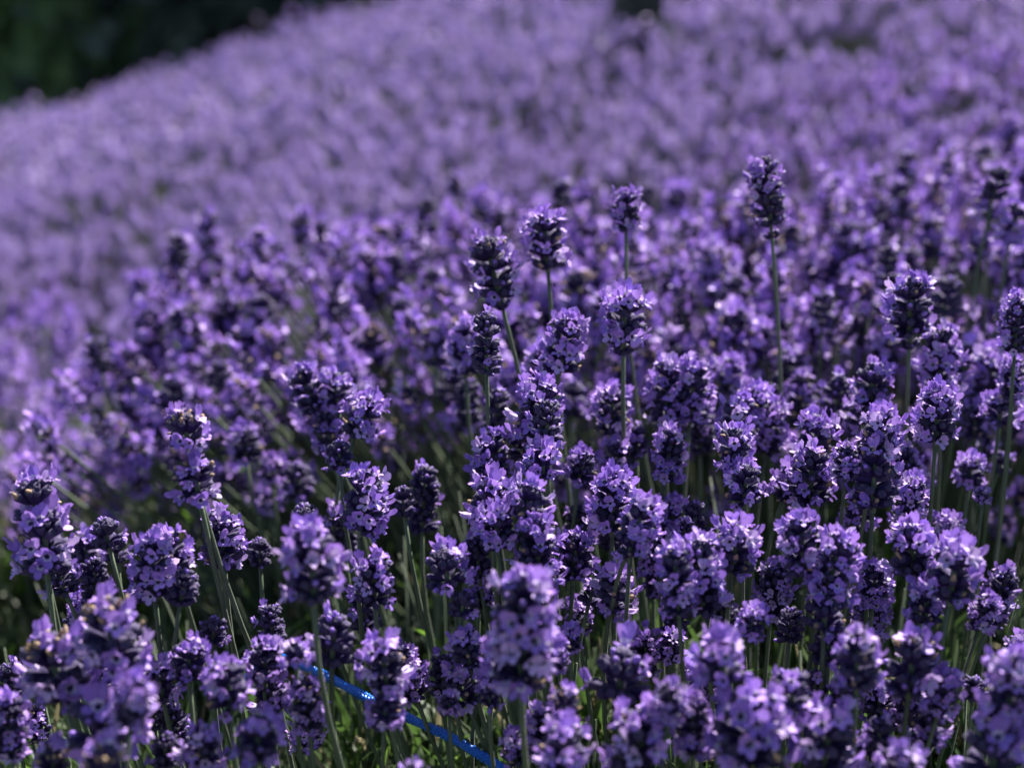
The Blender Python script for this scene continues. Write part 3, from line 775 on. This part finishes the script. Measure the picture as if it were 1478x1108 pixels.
# (a) the rest of the bush behind and the sides of the near bushes, outside the frame too
n = 1350
X = RNG.uniform(-.34, 1.05, n); Y = RNG.uniform(.88, 1.42, n)
Z = CAM[2] - .165 - .085 * np.clip((X - .35) / -.65, 0, 1.2) ** 2 - .14 * np.clip((Y - 1.22) / .2, 0, 1) ** 2 - .05 * np.clip((1.05 - Y) / .13, 0, 1) + RNG.normal(0, .016, n)
Z += .16 * np.clip((X - .35), 0, .8) * .6
u_, v_, z_ = topix(np.stack([X, Y, Z], 1))
ok = v_ > np.interp(u_, [100,130,190,250,350,440,540,650,800,950,1100,1300,1500], [575,495,440,370,350,335,315,288,280,272,262,215,185]) + 4
X, Y, Z = X[ok], Y[ok], Z[ok]
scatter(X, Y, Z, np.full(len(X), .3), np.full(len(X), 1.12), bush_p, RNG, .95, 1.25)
n = 620                                             # lower heads on the face of that bush
X = RNG.uniform(-.30, .75, n); Y = RNG.uniform(.86, 1.2, n); Z = CAM[2] - .235 - .10 * RNG.random(n) - .03 * (X < 0)
u_, v_, z_ = topix(np.stack([X, Y, Z], 1)); ok = ~((u_ > 440) & (u_ < 660) & (v_ > 640)) & ~((u_ < 330) & (v_ > 700)) & (v_ < 720)
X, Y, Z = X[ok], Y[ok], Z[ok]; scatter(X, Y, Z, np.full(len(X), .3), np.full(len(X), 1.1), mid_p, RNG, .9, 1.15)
n = 420                                             # sides of the near bush beyond the frame
X = np.concatenate([RNG.uniform(-.75, -.30, n // 2), RNG.uniform(.32, .95, n // 2)]); Y = RNG.uniform(.45, .95, n)
ok = np.abs(X) > (Y * .347 + .035); X, Y = X[ok], Y[ok]
Z = CAM[2] - .235 + RNG.normal(0, .02, len(X)) - .05 * (X < 0)
scatter(X, Y, Z, X * .6, Y * 0 + .7, mid_p, RNG)
# (b) the field
def field_pts(y0, y1, dens, rg):
    n = int((y1 - y0) * 8.0 * dens); X = rg.uniform(-4, 4, n); Y = rg.uniform(y0, y1, n)
    ok = np.abs(X) < Y * .42 + .55; X, Y = X[ok], Y[ok]
    q, dz, cx, cy = mound_top(X, Y)
    ok = (q < 1.0) | (rg.random(len(X)) < .55); X, Y, q, dz, cx, cy = X[ok], Y[ok], q[ok], dz[ok], cx[ok], cy[ok]
    Z = hillZ(X, Y) + dz - .055 * np.minimum(q, 1.2) ** 2.5 + rg.normal(0, .026, len(X)) - .07 * (1 - sstep(1.4, 2.0, Y)) * (1 - .7 * sstep(.25, .6, X))
    return X, Y, Z, cx, cy
def crest(X, Y):
    """the far end of the field: nearer on the left"""
    return Y < 4.35 + 1.0 * sstep(-1.5, 1.5, X)
def field_ok(X, Y, Z):
    u, v, z = topix(np.stack([X, Y, Z], 1))
    ok = crest(X, Y)
    ok &= (((X - .225) / .085) ** 2 + ((Y - 2.78) / .10) ** 2 > 1) | (rnd.random() < 0)   # a gap left for the added dark filler
    return ok
X, Y, Z, cx, cy = field_pts(1.42, 2.5, 2100, RNG); ok = field_ok(X, Y, Z); scatter(X[ok], Y[ok], Z[ok], cx[ok], cy[ok], near_p, RNG, .7, .95)
# the taller, nearer heads climbing to the upper right
n = 620; X = RNG.uniform(.15, 1.15, n); Y = RNG.uniform(1.3, 1.95, n); Z = hillZ(X, Y) + .02 + RNG.normal(0, .022, n)
u_, v_, z_ = topix(np.stack([X, Y, Z], 1)); ok = (u_ > 1000 + 1.1 * np.clip(230 - v_, 0, 200)) & (v_ > 45)
scatter(X[ok], Y[ok], Z[ok], X[ok] * .9 + .03, Y[ok], bush_p, RNG, .9, 1.15)
# lower field left of the bush
n = 900; X = RNG.uniform(-1.2, -.2, n); Y = RNG.uniform(1.0, 1.6, n)
Z = CAM[2] - .385 + RNG.normal(0, .02, n) + .03 * np.sin(X * 11) * np.sin(Y * 9)
u_, v_, z_ = topix(np.stack([X, Y, Z], 1))
ok = (u_ < 330) & (v_ < 760) & (v_ > np.interp(u_, [0, 130, 190, 250, 340], [0, 560, 620, 640, 690]))
scatter(X[ok], Y[ok], Z[ok], X[ok] * .9 - .03, Y[ok], mid_p, RNG)
n = 2300; X = RNG.uniform(-2.2, 2.2, n); Y = RNG.uniform(1.45, 3.6, n); Z = hillZ(X, Y) - .095 + RNG.normal(0, .02, n)   # lower heads between the mounds
ok = (np.abs(X) < Y * .42 + .4) & field_ok(X, Y, Z); scatter(X[ok], Y[ok], Z[ok], X[ok], Y[ok], near_p, RNG, .7, .95)
X, Y, Z, cx, cy = field_pts(2.5, 5.6, 1600, RNG); ok = field_ok(X, Y, Z); scatter(X[ok], Y[ok], Z[ok], cx[ok], cy[ok], far_p, RNG, .75, 1.0)
fi = link("lavender_field", field.mesh("lavender_field", LO_MATS))
tag(fi, "out of focus mass of purple lavender covering the slope behind the near bushes", "lavender field", kind='stuff')
# leaves of the field
for (y0, y1, n, s, nl) in ((1.35, 2.5, 2600, 1.6, 12), (2.5, 5.8, 4200, 2.4, 9)):
    X = RNG.uniform(-3, 3, n); Y = RNG.uniform(y0, y1, n); ok = np.abs(X) < Y * .42 + .5; X, Y = X[ok], Y[ok]
    q, dz, cx, cy = mound_top(X, Y)
    leafy(ffol, X, Y, hillZ(X, Y) - .15 - .08 * np.minimum(q, 1.3) ** 2, nl, s, 9)
ff = link("field_foliage", ffol.mesh("field_foliage", M_LEAF + [M_STEM]))
tag(ff, "blurred green leaves between the lavender rows on the slope", "foliage", kind='stuff')

# ------------------------------------------------------------------ trees beyond the field
def leafcard():
    t = Tmpl(); t.add([(-.5, 0, 0), (0, -.12, .1), (.5, 0, 0), (.12, .12, 1.0), (-.12, .12, 1.0)], [(0, 1, 4), (1, 3, 4), (1, 2, 3)], 0); return t.arrays()
LC = leafcard()
TREE_LABELS = ["dark blurred tree at the top left corner, leftmost of the wood edge",
               "dark blurred tree with a faint light green patch beyond the field",
               "dark blurred tree just above the far end of the flower field",
               "dark tree seen behind the crest of the lavender slope",
               "dark tree showing through the gap between rows at the top",
               "dark tree hidden mostly behind the lavender on the right slope",
 "farther dark tree between the two trees nearest the top left corner", "farther dark tree right of the corner wood, behind the lavender crest"]
for i, (tx, ty, rad, h, m) in enumerate([(-3.7, 9.4, 1.6, 4.2, 0), (-2.9, 8.0, .8, 1.9, 1), (-1.7, 9.2, 1.5, 3.8, 0), (.1, 9.8, 1.5, 4.4, 0), (1.5, 8.8, 1.4, 3.6, 0), (3.4, 9.8, 1.8, 4.6, 0), (-2.6, 11.2, 1.7, 4.4, 0), (-.8, 11.4, 1.6, 4.4, 0)]):
    rg = np.random.default_rng(100 + i)
    root = bpy.data.objects.new("broadleaf_tree", None); sc.collection.objects.link(root)
    gz = float(groundZ(tx, ty)); root.location = (tx, ty, gz)
    tag(root, TREE_LABELS[i], "tree", "dark trees beyond the field")
    tr = tube([(0, 0, -.05), (.05, 0, h * .2), (.0, .06, h * .45), (.05, 0, h * .75)], [.16, .13, .09, .03], 8)
    for b in range(9):
        a = rg.uniform(0, 6.28); z0 = h * rg.uniform(.06, .6)
        tr.merge(tube([(0, 0, z0), (math.cos(a) * rad * .4, math.sin(a) * rad * .4, z0 + .25), (math.cos(a) * rad * .8, math.sin(a) * rad * .8, z0 + .4)], [.05, .035, .012], 5))
    link("trunk", tmesh("trunk", tr, [M_BARK]), root)
    cr = Big(); nc = 60; cl = []
    for c in range(nc):
        a = rg.uniform(0, 6.28); zz = rg.uniform(.0, .95); rr = rad * (.45 + .55 * math.sin(math.pi * (.3 + zz * .65))) * rg.uniform(.45, 1)
        cl.append((math.cos(a) * rr, math.sin(a) * rr, zz * h, rg.uniform(.28, .5) * rad))
    nper = 210; Ps = []
    for (x, y, z, q) in cl:
        d = rg.normal(0, 1, (nper, 3)); d /= np.linalg.norm(d, axis=1)[:, None]
        p = np.array([x, y, z]) + d * (q * rg.uniform(.5, 1, nper) ** .5)[:, None]; p[:, 2] = np.maximum(p[:, 2], .02); Ps.append(p)
    P = np.concatenate(Ps); D = rg.normal(0, 1, P.shape); k = len(P)
    R = rot_from_dirs(D, rg.uniform(0, 6.28, k)) * rg.uniform(.07, .13, k)[:, None, None]
    cr.copies(LC, R, P)
    link("crown", cr.mesh("crown", [M_TREE[m]], smooth=False), root)

# added leafy filler, darkening the gap between rows near the top of the slope
root = bpy.data.objects.new("dark_gap_filler", None); sc.collection.objects.link(root)
sx, sy = .226, 2.80; gz = float(groundZ(sx, sy)); root.location = (sx, sy, gz)
tag(root, "added leafy shape for the dark gap between rows at the top edge of the photo", "gap filler")
link("trunk", tmesh("trunk", tube([(0, 0, -.02), (.01, 0, .25), (0, 0, .42)], [.018, .012, .004], 7), [M_BARK]), root)
rg = np.random.default_rng(77); k = 5200
zz = rg.random(k) ** .8; aa = rg.uniform(0, 6.28, k); rr = (.06 + .012 * np.sin(aa * 3) + .012 * np.sin(zz * 14)) * (1 - .35 * zz) * rg.random(k) ** .35
P = np.stack([np.cos(aa) * rr, np.sin(aa) * rr, .03 + zz * .46], 1)
cr = Big(); R = rot_from_dirs(np.stack([np.cos(aa), np.sin(aa), 1.2 + 0 * aa], 1) + rg.normal(0, .4, (k, 3)), rg.uniform(0, 6, k)) * rg.uniform(.013, .022, k)[:, None, None]
cr.copies(LC, R, P); link("crown", cr.mesh("crown", [M_TREE[0]], smooth=False), root)
